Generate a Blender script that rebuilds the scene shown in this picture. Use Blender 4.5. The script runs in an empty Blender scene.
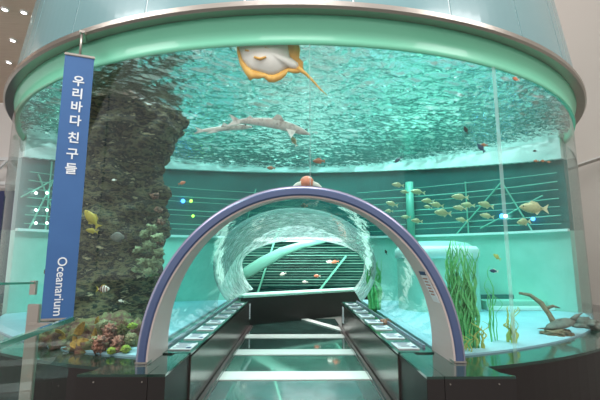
import bpy, bmesh, math, random
from mathutils import Vector, Matrix, noise
random.seed(7)
PI = math.pi
col = bpy.context.scene.collection
sc = bpy.context.scene

# ------------------------------------------------------------------ camera
F = 400.0
PITCH = math.radians(8.53); YAW = math.radians(0.72)
CAM = Vector((0, 0, 1.6))
cd = bpy.data.cameras.new('camera'); cam = bpy.data.objects.new('camera', cd); col.objects.link(cam)
cd.sensor_width = 36; cd.lens = 24; cd.clip_end = 200; cd.clip_start = 0.05
cam.location = CAM; cam.rotation_euler = (PI/2 + PITCH, 0, -YAW)
sc.camera = cam
def at(px, py, Y):
    """world point at depth Y seen at picture position px, py"""
    u = (px-300)/F; v = (200-py)/F
    y = math.cos(PITCH) - v*math.sin(PITCH); z = math.sin(PITCH) + v*math.cos(PITCH)
    d = Vector((u*math.cos(YAW) + y*math.sin(YAW), y*math.cos(YAW) - u*math.sin(YAW), z))
    return CAM + d*(Y/d.y)

# ------------------------------------------------------------------ materials
def lin(c):
    return tuple(((x/255)/12.92 if x/255 <= .04045 else ((x/255+.055)/1.055)**2.4) for x in c)
def mat(name, rgb=(200, 200, 200), rough=.5, metal=0., spec=.5, bump=0, bscale=20, vary=None, vscale=6, trans=0, coat=0, stretch=None, detail=5):
    m = bpy.data.materials.new(name); m.use_nodes = True
    nt = m.node_tree; N = nt.nodes; L = nt.links; b = N['Principled BSDF']
    b.inputs['Base Color'].default_value = (*lin(rgb), 1); b.inputs['Roughness'].default_value = rough
    b.inputs['Metallic'].default_value = metal; b.inputs['Specular IOR Level'].default_value = spec
    if coat: b.inputs['Coat Weight'].default_value = coat; b.inputs['Coat Roughness'].default_value = .05
    tc = N.new('ShaderNodeTexCoord'); mp = N.new('ShaderNodeMapping')
    L.new(tc.outputs['Object'], mp.inputs['Vector'])
    if stretch: mp.inputs['Scale'].default_value = stretch
    if vary:
        n = N.new('ShaderNodeTexNoise'); n.inputs['Scale'].default_value = vscale; n.inputs['Detail'].default_value = detail
        n.inputs['Roughness'].default_value = .65
        L.new(mp.outputs['Vector'], n.inputs['Vector'])
        r = N.new('ShaderNodeValToRGB'); cols = [rgb]+list(vary)
        k = len(cols); e = r.color_ramp.elements
        while len(e) < k: e.new(.5)
        for i, c in enumerate(cols):
            e[i].position = .32 + .36*i/(k-1); e[i].color = (*lin(c), 1)
        L.new(n.outputs['Fac'], r.inputs['Fac']); L.new(r.outputs['Color'], b.inputs['Base Color'])
    if bump:
        n2 = N.new('ShaderNodeTexNoise'); n2.inputs['Scale'].default_value = bscale; n2.inputs['Detail'].default_value = 4
        L.new(mp.outputs['Vector'], n2.inputs['Vector'])
        bp = N.new('ShaderNodeBump'); bp.inputs['Strength'].default_value = bump; bp.inputs['Distance'].default_value = .02
        L.new(n2.outputs['Fac'], bp.inputs['Height']); L.new(bp.outputs['Normal'], b.inputs['Normal'])
    if trans: b.inputs['Transmission Weight'].default_value = trans
    return m
def emis(name, rgb, s):
    m = bpy.data.materials.new(name); m.use_nodes = True
    b = m.node_tree.nodes['Principled BSDF']
    b.inputs['Base Color'].default_value = (*lin(rgb), 1)
    b.inputs['Emission Color'].default_value = (*lin(rgb), 1); b.inputs['Emission Strength'].default_value = s
    return m
def thin_glass(name, tint=(1, 1, 1), refl=1.0, rough=0., bump=0, bscale=(6, 6, 6), milk=0, ior=1.45, bdist=.02, mscale=None):
    m = bpy.data.materials.new(name); m.use_nodes = True
    nt = m.node_tree; N = nt.nodes; L = nt.links; N.clear()
    out = N.new('ShaderNodeOutputMaterial'); mix = N.new('ShaderNodeMixShader')
    tr = N.new('ShaderNodeBsdfTransparent'); tr.inputs['Color'].default_value = (*tint, 1)
    gl = N.new('ShaderNodeBsdfGlossy'); gl.inputs['Roughness'].default_value = rough
    fr = N.new('ShaderNodeFresnel'); fr.inputs['IOR'].default_value = ior
    ml = N.new('ShaderNodeMath'); ml.operation = 'MULTIPLY'; ml.inputs[1].default_value = refl; ml.use_clamp = True
    geo = N.new('ShaderNodeNewGeometry'); 
    # same reflectance from either side of a thin sheet
    lw = N.new('ShaderNodeLayerWeight'); lw.inputs['Blend'].default_value = .5
    vm = N.new('ShaderNodeVectorMath'); vm.operation = 'DOT_PRODUCT'
    L.new(geo.outputs['Normal'], vm.inputs[0]); L.new(geo.outputs['Incoming'], vm.inputs[1])
    ab = N.new('ShaderNodeMath'); ab.operation = 'ABSOLUTE'
    om = N.new('ShaderNodeMath'); om.operation = 'SUBTRACT'; om.inputs[0].default_value = 1
    pw = N.new('ShaderNodeMath'); pw.operation = 'POWER'; pw.inputs[1].default_value = 5
    ma = N.new('ShaderNodeMath'); ma.operation = 'MULTIPLY_ADD'; ma.inputs[1].default_value = .95; ma.inputs[2].default_value = .045
    L.new(vm.outputs['Value'], ab.inputs[0]); L.new(ab.outputs[0], om.inputs[1]); L.new(om.outputs[0], pw.inputs[0])
    L.new(pw.outputs[0], ma.inputs[0]); L.new(ma.outputs[0], ml.inputs[0])
    if bump:
        tc = N.new('ShaderNodeTexCoord'); mp = N.new('ShaderNodeMapping'); mp.inputs['Scale'].default_value = bscale
        L.new(tc.outputs['Object'], mp.inputs['Vector'])
        n = N.new('ShaderNodeTexNoise'); n.inputs['Scale'].default_value = 1; n.inputs['Detail'].default_value = 4
        L.new(mp.outputs['Vector'], n.inputs['Vector'])
        bp = N.new('ShaderNodeBump'); bp.inputs['Strength'].default_value = bump; bp.inputs['Distance'].default_value = bdist
        L.new(n.outputs['Fac'], bp.inputs['Height']); L.new(bp.outputs['Normal'], gl.inputs['Normal'])
        L.new(bp.outputs['Normal'], vm.inputs[0])
    L.new(ml.outputs[0], mix.inputs[0]); L.new(tr.outputs[0], mix.inputs[1]); L.new(gl.outputs[0], mix.inputs[2])
    last = mix.outputs[0]
    if milk:
        df = N.new('ShaderNodeBsdfTranslucent'); df.inputs['Color'].default_value = (.85, 1, .97, 1)
        d2 = N.new('ShaderNodeBsdfDiffuse'); d2.inputs['Color'].default_value = (.85, 1, .97, 1)
        ad = N.new('ShaderNodeMixShader'); ad.inputs[0].default_value = .5
        L.new(df.outputs[0], ad.inputs[1]); L.new(d2.outputs[0], ad.inputs[2])
        m2 = N.new('ShaderNodeMixShader'); m2.inputs[0].default_value = milk
        if mscale:
            tc = N.new('ShaderNodeTexCoord'); mp = N.new('ShaderNodeMapping'); mp.inputs['Scale'].default_value = mscale
            L.new(tc.outputs['Object'], mp.inputs['Vector']); n = N.new('ShaderNodeTexNoise'); n.inputs['Scale'].default_value = 1; n.inputs['Detail'].default_value = 6
            L.new(mp.outputs['Vector'], n.inputs['Vector']); mr = N.new('ShaderNodeMapRange'); mr.inputs[1].default_value = .4; mr.inputs[2].default_value = .68; mr.inputs[3].default_value = milk*.25; mr.inputs[4].default_value = min(1, milk*2.6)
            L.new(n.outputs['Fac'], mr.inputs[0]); L.new(mr.outputs[0], m2.inputs[0])
        L.new(last, m2.inputs[1]); L.new(ad.outputs[0], m2.inputs[2]); last = m2.outputs[0]
    L.new(last, out.inputs['Surface'])
    return m

M = {}
M['cladding'] = mat('teal_cladding', (118, 156, 160), .25, coat=.3)
M['sealant'] = mat('white_sealant', (240, 246, 246), .5)
M['steel'] = mat('brushed_steel', (176, 168, 160), .32, .85, bump=.08, bscale=8, stretch=(1, 1, 30))
M['steel_dark'] = mat('dark_steel', (70, 74, 72), .3, .8)
M['mint_fascia'] = mat('mint_fascia', (132, 226, 188), .4, coat=.25)
M['plinth'] = mat('plinth_charcoal', (44, 38, 37), .42, .3, bump=.05, bscale=6, stretch=(1, 1, 12))
M['ledge'] = mat('ledge_dark_green', (24, 54, 46), .16, .1, coat=.6)
M['wallsteel'] = mat('brushed_black_steel', (128, 118, 114), .2, .85, bump=.06, bscale=30, stretch=(.4, 6, .25))
M['rail'] = mat('bronze_rail', (120, 98, 98), .3, .7)
M['floorglass'] = mat('walkway_glass', (40, 66, 62), .1, .35, vary=[(58, 88, 82), (78, 112, 104)], vscale=1.3, coat=1)
M['floorwhite'] = mat('white_floor_strip', (244, 236, 232), .25, coat=.4)
M['floor'] = mat('grey_hall_floor', (120, 116, 112), .3, bump=.02)
M['navy'] = mat('navy_frame', (74, 90, 130), .3, .1, coat=.6)
M['lilac'] = mat('satin_frame_edge', (168, 164, 190), .3, .6)
M['beige'] = mat('pink_beige_jamb', (214, 196, 192), .38, .1)
M['mintwall'] = mat('mint_tank_wall', (158, 212, 196), .5, vary=[(184, 228, 214)], vscale=1.2)
M['whiterim'] = mat('white_tank_rim', (240, 250, 246), .4)
M['tankfloor'] = mat('pale_blue_tank_floor', (150, 200, 214), .6, vary=[(172, 216, 226)], vscale=2)
M['darkwin'] = mat('dark_teal_window', (40, 98, 98), .3, vary=[(58, 124, 120)], vscale=.8)
M['darkwin2'] = mat('dark_stripe_window', (16, 66, 70), .2, vary=[(70, 140, 136), (20, 60, 64), (150, 200, 196)], vscale=1.2, stretch=(.5, 1, 9))
M['mintbar'] = mat('mint_bar', (120, 214, 186), .4)
M['mintbar2'] = mat('pale_glass_bar', (112, 184, 164), .4)
M['rock'] = mat('mossy_rock', (18, 26, 20), .85, vary=[(34, 50, 38), (118, 110, 78), (40, 36, 30), (30, 44, 34), (206, 186, 146)], vscale=5, stretch=(1, 1, 2.4), bump=1, bscale=9, detail=9)
M['reef'] = mat('reef_rock', (34, 44, 32), .85, vary=[(104, 70, 60), (120, 126, 80), (60, 84, 58)], vscale=7, bump=.9, bscale=14, detail=8)
M['coral_yellow'] = mat('coral_ochre', (130, 100, 44), .7, vary=[(180, 146, 64), (90, 80, 50)], vscale=12, bump=.6, bscale=30)
M['coral_pink'] = mat('coral_pink', (140, 84, 76), .7, vary=[(190, 140, 116), (84, 56, 50), (120, 120, 90)], vscale=16, bump=.8, bscale=40)
M['coral_lime'] = mat('coral_lime', (84, 150, 44), .7, vary=[(170, 200, 80), (60, 90, 50)], vscale=14, bump=.6, bscale=30)
M['coral_green'] = mat('coral_pale_green', (90, 116, 84), .8, vary=[(170, 176, 134), (60, 84, 60)], vscale=18, bump=.8, bscale=40)
M['kelp'] = mat('kelp_green', (66, 176, 104), .5, vary=[(120, 214, 136), (40, 136, 84)], vscale=7)
M['weed'] = mat('yellow_weed', (176, 196, 96), .6, vary=[(214, 214, 130)], vscale=8)
M['fish'] = mat('silver_olive_fish', (176, 178, 130), .3, .2, vary=[(210, 206, 160), (130, 150, 120)], vscale=14)
M['fishfin'] = mat('pale_fin', (226, 222, 180), .4)
M['fishor'] = mat('orange_fish', (222, 130, 96), .4)
M['fishwhite'] = mat('white_fish', (236, 240, 226), .4)
M['fishblue'] = mat('slate_blue_fish', (46, 82, 110), .4)
M['fishdark'] = mat('dark_brown_fish', (60, 54, 48), .5)
M['stripe'] = mat('maroon_stripe', (110, 56, 50), .5)
M['yellow'] = mat('yellow_fish', (190, 176, 60), .5)
M['shark'] = mat('pale_shark_skin', (236, 214, 208), .45, vary=[(250, 240, 234), (176, 150, 144)], vscale=9)
M['rayw'] = mat('ray_white_belly', (240, 232, 222), .5, vary=[(250, 246, 238)], vscale=4)
M['rayo'] = mat('ray_orange_margin', (236, 168, 58), .5, vary=[(246, 196, 96)], vscale=8)
M['grey_fish'] = mat('grey_guitarfish', (84, 88, 82), .6, vary=[(118, 120, 108)], vscale=10)
M['wood'] = mat('driftwood', (96, 86, 68), .8, vary=[(140, 126, 100), (60, 56, 48)], vscale=10, bump=.8, bscale=20)
M['banner'] = mat('banner_blue', (56, 100, 156), .5, vary=[(64, 110, 166)], vscale=1)
M['paint'] = mat('white_lettering', (238, 242, 246), .5)
M['paper'] = mat('white_card', (236, 236, 240), .35)
M['ink'] = mat('grey_ink', (120, 124, 140), .6)
M['inkred'] = mat('brown_ink', (170, 110, 96), .6)
M['inknavy'] = mat('navy_ink', (36, 56, 104), .6)
M['wallw'] = mat('warm_white_wall', (214, 208, 204), .7)
M['wallr'] = mat('grey_beige_wall', (206, 196, 188), .7)
M['walldark'] = mat('navy_panel', (36, 42, 84), .6)
M['woodceil'] = mat('wood_ceiling', (214, 186, 166), .5, vary=[(224, 198, 180)], vscale=2, stretch=(1, 12, 1))
M['truss'] = mat('white_truss', (206, 206, 206), .5)
M['lamp'] = emis('lamp_white', (255, 250, 240), 9)
M['bluelamp'] = emis('lamp_blue', (90, 150, 255), 5)
M['yellowlamp'] = emis('lamp_yellow', (220, 240, 90), 3)
M['acrylic'] = thin_glass('clear_acrylic', (.975, .99, .985), 1.0)
M['seam'] = thin_glass('frosted_seam', (.95, 1, .98), 1.0, milk=.3)
M['tube'] = thin_glass('tunnel_acrylic', (.96, .99, .985), 1.0, bump=.6, bscale=(5, 1.2, 5), bdist=.02)
M['tube2'] = thin_glass('rippled_glint_acrylic', (.97, .99, .98), 2.0, bump=1, bscale=(6, 14, 6), milk=.42, bdist=.04, mscale=(7, 17, 7))  # white sparkle painted into the milk as stretched noise, standing in for reflections
M['tubeedge'] = thin_glass('acrylic_edge', (.7, .95, .93), 2.0, milk=.45)
M['railglass'] = thin_glass('rail_glass', (.86, .97, .93), .8)
M['railedge'] = mat('green_glass_edge', (70, 140, 122), .12, .1, coat=1)

# water: clear sides, rippled top, absorbing body
def water_mats():
    ms = []
    for k in range(2):
        m = bpy.data.materials.new(['tank_water_side', 'tank_water_surface'][k]); m.use_nodes = True
        nt = m.node_tree; N = nt.nodes; L = nt.links; N.clear()
        out = N.new('ShaderNodeOutputMaterial')
        tr = N.new('ShaderNodeBsdfTransparent')
        if k == 2: pass
        if k == 0: L.new(tr.outputs[0], out.inputs['Surface'])
        else:
            tr.inputs['Color'].default_value = (.92, .97, .97, 1)
            gl = N.new('ShaderNodeBsdfGlossy'); gl.inputs['Roughness'].default_value = .03; gl.inputs['Color'].default_value = (.86, .97, .95, 1)
            mix = N.new('ShaderNodeMixShader'); fr = N.new('ShaderNodeFresnel'); fr.inputs['IOR'].default_value = 1.333
            tc = N.new('ShaderNodeTexCoord'); mp = N.new('ShaderNodeMapping'); mp.inputs['Scale'].default_value = (1.5, 2.6, 1)
            L.new(tc.outputs['Object'], mp.inputs['Vector'])
            n1 = N.new('ShaderNodeTexNoise'); n1.inputs['Scale'].default_value = 9; n1.inputs['Detail'].default_value = 5; n1.inputs['Roughness'].default_value = .58; n1.inputs['Distortion'].default_value = .6
            L.new(mp.outputs['Vector'], n1.inputs['Vector'])
            bp = N.new('ShaderNodeBump'); bp.inputs['Strength'].default_value = 1; bp.inputs['Distance'].default_value = WAVE
            L.new(n1.outputs['Fac'], bp.inputs['Height'])
            L.new(bp.outputs['Normal'], gl.inputs['Normal']); L.new(bp.outputs['Normal'], fr.inputs['Normal'])
            L.new(fr.outputs[0], mix.inputs[0]); L.new(tr.outputs[0], mix.inputs[1]); L.new(gl.outputs[0], mix.inputs[2])
            L.new(mix.outputs[0], out.inputs['Surface'])
        if k: ms.append(m); continue
        va = N.new('ShaderNodeVolumeAbsorption'); va.inputs['Color'].default_value = WCOL; va.inputs['Density'].default_value = WDEN
        L.new(va.outputs[0], out.inputs['Volume'])
        ms.append(m)
    return ms
WAVE = .012; WCOL = (.12, .90, .85, 1); WDEN = .15

# ------------------------------------------------------------------ helpers
def obj(name, bm, m, parent=None, smooth=False, solid=0):
    me = bpy.data.meshes.new(name)
    bmesh.ops.recalc_face_normals(bm, faces=bm.faces[:])
    bm.to_mesh(me); bm.free()
    if isinstance(m, (list, tuple)):
        for q in m: me.materials.append(M[q] if isinstance(q, str) else q)
    else: me.materials.append(M[m] if isinstance(m, str) else m)
    if smooth:
        for p in me.polygons: p.use_smooth = True
    o = bpy.data.objects.new(name, me); col.objects.link(o)
    if parent: o.parent = parent
    if solid:
        s = o.modifiers.new('thickness', 'SOLIDIFY'); s.thickness = solid; s.offset = 0
    return o
def tag(o, label=None, cat=None, group=None, kind=None):
    if label: o['label'] = label
    if cat: o['category'] = cat
    if group: o['group'] = group
    if kind: o['kind'] = kind
    return o
def thing(name, label, cat, loc=(0, 0, 0), rot=(0, 0, 0), group=None):
    o = bpy.data.objects.new(name, None); col.objects.link(o); o.empty_display_size = .1
    o.location = loc; o.rotation_euler = rot
    return tag(o, label, cat, group)
def dup(root, loc, rot, label, group=None, scale=None):
    r = root.copy(); col.objects.link(r); r.location = loc; r.rotation_euler = rot
    if scale is not None: r.scale = (scale,)*3
    r['label'] = label
    if group: r['group'] = group
    for ch in list(root.children):
        c = ch.copy(); col.objects.link(c); c.parent = r
        for g in list(ch.children):
            d = g.copy(); col.objects.link(d); d.parent = c
    return r
def box(bm, c, s, rot=None, bevel=0):
    mtx = Matrix.Translation(c) @ (rot.to_4x4() if rot else Matrix()) @ Matrix.Diagonal((*s, 1))
    r = bmesh.ops.create_cube(bm, size=1, matrix=mtx)
    if bevel:
        es = list({e for v in r['verts'] for e in v.link_edges})
        bmesh.ops.bevel(bm, geom=es, offset=bevel, segments=2, affect='EDGES')
def prism(bm, pts, z0, z1):
    a = [bm.verts.new((x, y, z0)) for x, y in pts]; b = [bm.verts.new((x, y, z1)) for x, y in pts]
    n = len(pts); bm.faces.new(a[::-1]); bm.faces.new(b)
    for i in range(n): bm.faces.new((a[i], a[(i+1) % n], b[(i+1) % n], b[i]))
def lathe_arc(bm, prof, c, f0, f1, n, closed=False):
    """prof (r, z) swept round centre c; phi 0 faces the viewer"""
    rings = []
    for i in range(n+1):
        f = f0+(f1-f0)*i/n
        rings.append([bm.verts.new((c[0]+r*math.sin(f), c[1]-r*math.cos(f), z)) for r, z in prof])
    k = len(prof); rng = range(k if closed else k-1)
    for i in range(n):
        for j in rng:
            bm.faces.new((rings[i][j], rings[i][(j+1) % k], rings[i+1][(j+1) % k], rings[i+1][j]))
    if closed:
        bm.faces.new(rings[0]); bm.faces.new(rings[-1][::-1])
def tube(bm, pts, rad, n=8, flat=1.0, cap=True):
    rads = rad if isinstance(rad, (list, tuple)) else [rad]*len(pts)
    pts = [Vector(p) for p in pts]; rings = []; up0 = Vector((0, 0, 1))
    for i, p in enumerate(pts):
        t = (pts[min(i+1, len(pts)-1)]-pts[max(i-1, 0)]).normalized()
        up = up0 if abs(t.z) < .95 else Vector((0, 1, 0))
        s = t.cross(up).normalized(); u = s.cross(t).normalized()
        rings.append([bm.verts.new(p + s*math.cos(a)*rads[i]*flat + u*math.sin(a)*rads[i]) for a in [2*PI*k/n for k in range(n)]])
    for i in range(len(rings)-1):
        for j in range(n): bm.faces.new((rings[i][j], rings[i][(j+1) % n], rings[i+1][(j+1) % n], rings[i+1][j]))
    if cap: bm.faces.new(rings[0][::-1]); bm.faces.new(rings[-1])
def bar(bm, a, b, w, d=None):
    a = Vector(a); b = Vector(b); t = b-a; L = t.length
    box(bm, (a+b)/2, (w, d or w, L), t.to_track_quat('Z', 'Y').to_matrix())

# ------------------------------------------------------------------ dimensions
TC = (0.04, 9.97); TR = 5.88; LZ = .6; WZ = 3.95; RZ = 4.27; CXA = .065
BC = (0.0, 3.99); BR = 6.5; FJ = 1.172
def front(r, n=60, f=FJ): return [(TC[0]+r*math.sin(a), TC[1]-r*math.cos(a)) for a in [-f+2*f*i/n for i in range(n+1)]]
def back(r, n=40):
    a0 = math.atan2(5.337, 7.7-3.99)
    return [(BC[0]+r*math.sin(a), BC[1]+r*math.cos(a)) for a in [a0-2*a0*i/n for i in range(n+1)]]

# ------------------------------------------------------------------ setting
bm = bmesh.new(); box(bm, (0, 6, -.05), (60, 50, .1)); tag(obj('floor', bm, 'floor'), kind='structure')
bm = bmesh.new(); box(bm, (10.6, 12, 7), (.2, 34, 14), Matrix.Rotation(-.12, 3, 'Z')); tag(obj('wall_right', bm, 'wallr'), kind='structure')
bm = bmesh.new(); box(bm, (-13, 15, 3.8), (14, .2, 7.6)); tag(obj('wall_left', bm, 'wallw'), kind='structure')
bm = bmesh.new(); box(bm, (0, 21, 4), (50, .2, 9)); tag(obj('wall_back', bm, 'wallw'), kind='structure')
bm = bmesh.new(); box(bm, (-14, 8, 7.7), (16, 14, .1)); tag(obj('ceiling', bm, 'woodceil'), kind='structure')
bm = bmesh.new(); box(bm, (10.3, 12, 5.0), (.3, 20, .05)); tag(obj('trim_1', bm, 'wallw'), kind='structure')
bm = bmesh.new(); box(bm, (-11.6, 14.7, 2.1), (3.2, .3, 4.0)); 
o = tag(obj('partition', bm, 'walldark'), 'dark navy partition panel behind the left edge of the tank', 'partition')
# truss on the left
t = thing('roof_truss', 'white steel lattice truss above the navy partition at left', 'truss', (-11.3, 14.4, 4.35))
bm = bmesh.new(); bar(bm, (-2.4, 0, 0), (2.4, 0, 0), .12); bar(bm, (-2.4, 0, .9), (2.4, 0, .9), .12); obj('chord', bm, 'truss', t)
bm = bmesh.new()
for i in range(6): bar(bm, (-2.4+i*.8, 0, 0 if i % 2 else .9), (-1.6+i*.8, 0, .9 if i % 2 else 0), .08)
obj('lattice', bm, 'truss', t)
pr = None
dl = ['nearest downlight in the wooden ceiling above the left header', 'downlight second from the tank in the wooden ceiling', 'downlight beside the header edge lower in the wooden ceiling', 'farthest small downlight in the wooden ceiling by the left wall']
for i, (px, py) in enumerate([(5, 9), (24, 12), (13, 40), (9, 62)]):
    p = at(px, py, 9); d = (7.64-1.6)/(p.z-1.6); p = CAM+(p-CAM)*d
    if pr is None:
        pr = thing('ceiling_light', dl[i], 'light', p, group='downlights in the wooden ceiling')
        bm = bmesh.new(); bmesh.ops.create_cone(bm, cap_ends=True, segments=20, radius1=.06, radius2=.06, depth=.03, matrix=Matrix.Translation((0, 0, -.01))); obj('lens', bm, 'lamp', pr)
        bm = bmesh.new(); lathe_arc(bm, [(.06, -.03), (.085, -.03), (.085, .01), (.06, .01)], (0, 0), 0, 2*PI, 20, True); obj('rim', bm, 'truss', pr)
    else: dup(pr, p, (0, 0, 0), dl[i])

# ------------------------------------------------------------------ plinth and ledge
t = thing('tank_plinth', 'curved charcoal plinth with dark green glossy ledge carrying the round tank', 'plinth', (0, 3.4, 0))
def P(o, par): o.parent = par; o.matrix_parent_inverse = Matrix.Translation(par.location).inverted(); return o
W0 = 1.13
for s in (-1, 1):
    pts = [(x, y) for x, y in front(6.27, 80) if s*x >= W0]
    pts = ([(s*W0, 9.9)] + (pts if s > 0 else pts[::-1])+[(s*5.9, 8.2), (s*5.0, 9.9)])
    bm = bmesh.new(); prism(bm, pts, 0, LZ-.03); P(obj('base', bm, 'plinth'), t)
    bm = bmesh.new(); prism(bm, pts, LZ-.03, LZ); P(obj('ledge_top', bm, 'ledge'), t)
bl = ['low charcoal block left of the tunnel mouth', 'low charcoal block right of the tunnel mouth']
for k, s in enumerate((-1, 1)):
    t = thing('plinth_block', bl[k], 'plinth', (s*1.53, 3.6, 0), group='blocks beside the tunnel mouth')
    f = 3.70 if s < 0 else 3.60
    q = [(s*W0, 4.5), (s*W0, f), (s*1.28, f), (s*1.28, 4.5)]
    q2 = [(s*1.285, 4.0), (s*1.285, f), (s*1.90, f), (s*1.82, f+.12), (s*1.8, 4.0)]
    for nm, a, b, m in (('block', 0, LZ-.01, 'plinth'), ('block_top', LZ-.01, LZ+.012, 'ledge')):
        bm = bmesh.new(); prism(bm, q, a, b); prism(bm, q2, a, b); P(obj(nm, bm, m), t)
    for x in (1.33, 1.75):
        bm = bmesh.new(); bmesh.ops.create_cone(bm, cap_ends=True, segments=10, radius1=.006, radius2=.006, depth=.01, matrix=Matrix.Translation((s*x, f-.004, .55)) @ Matrix.Rotation(PI/2, 4, 'X'))
        P(obj('screw', bm, 'steel'), t)

# tunnel side ledges (inner walls)
nm2 = ['long brushed dark steel bench wall with placards along the left of the walkway', 'long brushed dark steel bench wall with placards along the right of the walkway']
for k, (s, ye) in enumerate(((-1, 10.7), (1, 9.75))):
    t = thing('tunnel_bench', nm2[k], 'bench', (s*1.3, 4.2, 0), group='benches along the tunnel walkway')
    bm = bmesh.new(); box(bm, (s*(W0-.012), (4.5+ye)/2, .29), (.02, ye-4.5, .57)); box(bm, (s*1.3, ye+.01, .29), (.36, .02, .57)); P(obj('steel_face', bm, 'wallsteel'), t)
    bm = bmesh.new(); box(bm, (s*1.31, (4.5+ye)/2, LZ+.004), (.39, ye-4.5, .022)); P(obj('bench_top', bm, 'ledge'), t)
    bm = bmesh.new(); box(bm, (s*1.47, (4.7+ye)/2, LZ+.03), (.03, ye-4.75, .03)); P(obj('glazing_bead', bm, 'lilac'), t)
# walkway
bm = bmesh.new(); box(bm, (0, 7.0, .004), (2.2, 8.6, .012)); tag(obj('trim_2', bm, 'floorglass'), kind='structure')
fr = [('nearest white floor strip crossing the walkway, below the picture', 4.40), ('wide white strip crossing the walkway closest to the tunnel mouth', 5.85), ('white strip crossing the walkway, middle of the three level ones', 7.28), ('thin white strip crossing the walkway, farthest of the level ones', 8.75)]
for lb, y in fr[1:]:
    bm = bmesh.new(); box(bm, (0, y, .014), (2.08, .40, .012)); tag(obj('floor_strip', bm, 'floorwhite'), lb, 'floor strip', 'white strips across the walkway')
for lb, a, b in (('slanting white strip on the far floor, running left to right', (296, 317), (352, 333)), ('short slanting white strip beside the right bench end', (330, 312), (372, 322)), ):
    pa = at(*a, 10); pa = CAM+(pa-CAM)*(-1.59/(pa.z-1.6)); pb = at(*b, 10); pb = CAM+(pb-CAM)*(-1.59/(pb.z-1.6))
    d = (pb-pa).normalized(); bm = bmesh.new(); box(bm, ((pa.x+pb.x)/2, (pa.y+pb.y)/2, .022), ((pb-pa).length, .22, .012), Matrix.Rotation(math.atan2(d.y, d.x), 3, 'Z'))
    tag(obj('floor_strip', bm, 'floorwhite'), lb, 'floor strip', 'slanting strips past the tunnel')
for s in (-1, 1):
    bm = bmesh.new(); box(bm, (s*1.075, 6.9, .02), (.05, 6.4, .03), bevel=.006); box(bm, (s*1.02, 6.9, .014), (.015, 6.4, .014))
    tag(obj('floor_rail', bm, 'rail'), 'bronze rail edging the %s side of the glass walkway' % ('left' if s < 0 else 'right'), 'rail', 'rails edging the walkway')

# ------------------------------------------------------------------ placards
ys = [4.8, 5.4, 6.05, 6.65, 7.3, 7.95, 8.6, 9.2]
order = ['nearest', 'second', 'third', 'fourth', 'fifth', 'sixth', 'seventh', 'farthest']
pl = None
for s, side in ((-1, 'left'), (1, 'right')):
    for i, y in enumerate(ys):
        lb = '%s white species placard from the tunnel mouth on the %s bench' % (order[i], side)
        if pl is None:
            pl = thing('info_placard', lb, 'placard', (s*1.27, y, LZ+.016), group='species placards on the %s bench' % side)
            bm = bmesh.new(); box(bm, (0, 0, .006), (.24, .36, .012), bevel=.003); obj('card', bm, 'paper', pl)
            bm = bmesh.new()
            for j in range(7): box(bm, (-.02+.01*(j % 2), .11-j*.035, .0135), (.16-.03*(j % 3), .009, .002))
            obj('text', bm, 'ink', pl)
            bm = bmesh.new(); box(bm, (0, .15, .0135), (.2, .02, .002)); obj('heading', bm, 'inknavy', pl); bm = bmesh.new(); box(bm, (.08, -.1, .0135), (.05, .07, .002)); obj('picture', bm, 'inknavy', pl)
        else: dup(pl, (s*1.27, y, LZ+.016), (0, 0, .0), lb, 'species placards on the %s bench' % side)
for s, y, lb in ((-1, 10.2, 'small white notice on the far inner face of the left bench'), (1, 9.45, 'small white notice on the far inner face of the right bench')):
    t = thing('notice_card', lb, 'notice', (s*1.11, y, .35), group='notices on bench ends')
    bm = bmesh.new(); box(bm, (0, 0, 0), (.012, .26, .36)); obj('card', bm, 'paper', t)
    bm = bmesh.new()
    for j in range(6): box(bm, (-s*.008, 0, .11-j*.045), (.004, .18, .012))
    obj('text', bm, 'ink', t)

# ------------------------------------------------------------------ collar (tunnel mouth frame)
IA, IB = 1.485, 1.64
def arch(bm, prof, n=64, lo=0.0, closed=True):
    """prof: list of functions/tuples (offset, y) ; y may depend on height fraction"""
    rings = []
    for i in range(n+1):
        a = PI*i/n; row = []
        for off, y in prof:
            x = CXA-(IA+off)*math.cos(a); z = LZ+lo+(IB+off)*math.sin(a)
            row.append(bm.verts.new((x, y(math.sin(a)) if callable(y) else y, z)))
        rings.append(row)
    k = len(prof)
    for i in range(n):
        for j in range(k if closed else k-1):
            bm.faces.new((rings[i][j], rings[i][(j+1) % k], rings[i+1][(j+1) % k], rings[i+1][j]))
    if closed: bm.faces.new(rings[0]); bm.faces.new(rings[-1][::-1])
YF = 4.05
bk = lambda h: YF + .12 + .52*(1-h)**.7
t = thing('tunnel_portal', 'navy and pink beige arched portal frame around the tunnel mouth', 'archway', (0, YF, LZ))
bm = bmesh.new(); arch(bm, [(.014, YF), (.030, YF-.012), (.082, YF-.012), (.094, YF), (.094, YF+.1), (.014, YF+.1)]); P(obj('navy_face', bm, 'navy', smooth=False), t)
bm = bmesh.new(); arch(bm, [(.094, YF+.004), (.106, YF+.012), (.106, YF+.03), (.12, YF+.03), (.12, YF+.30), (.094, YF+.30)]); P(obj('outer_rim', bm, 'lilac'), t)
bm = bmesh.new(); arch(bm, [(-.004, YF+.004), (.012, YF-.004), (.012, bk), (-.004, bk)]); P(obj('jamb_lining', bm, 'beige'), t)
for s in (-1, 1):
    bm = bmesh.new(); box(bm, (CXA+s*(IA+.05), YF+.04, LZ+.022), (.12, .12, .02)); P(obj('foot_plate', bm, 'steel'), t)
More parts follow.
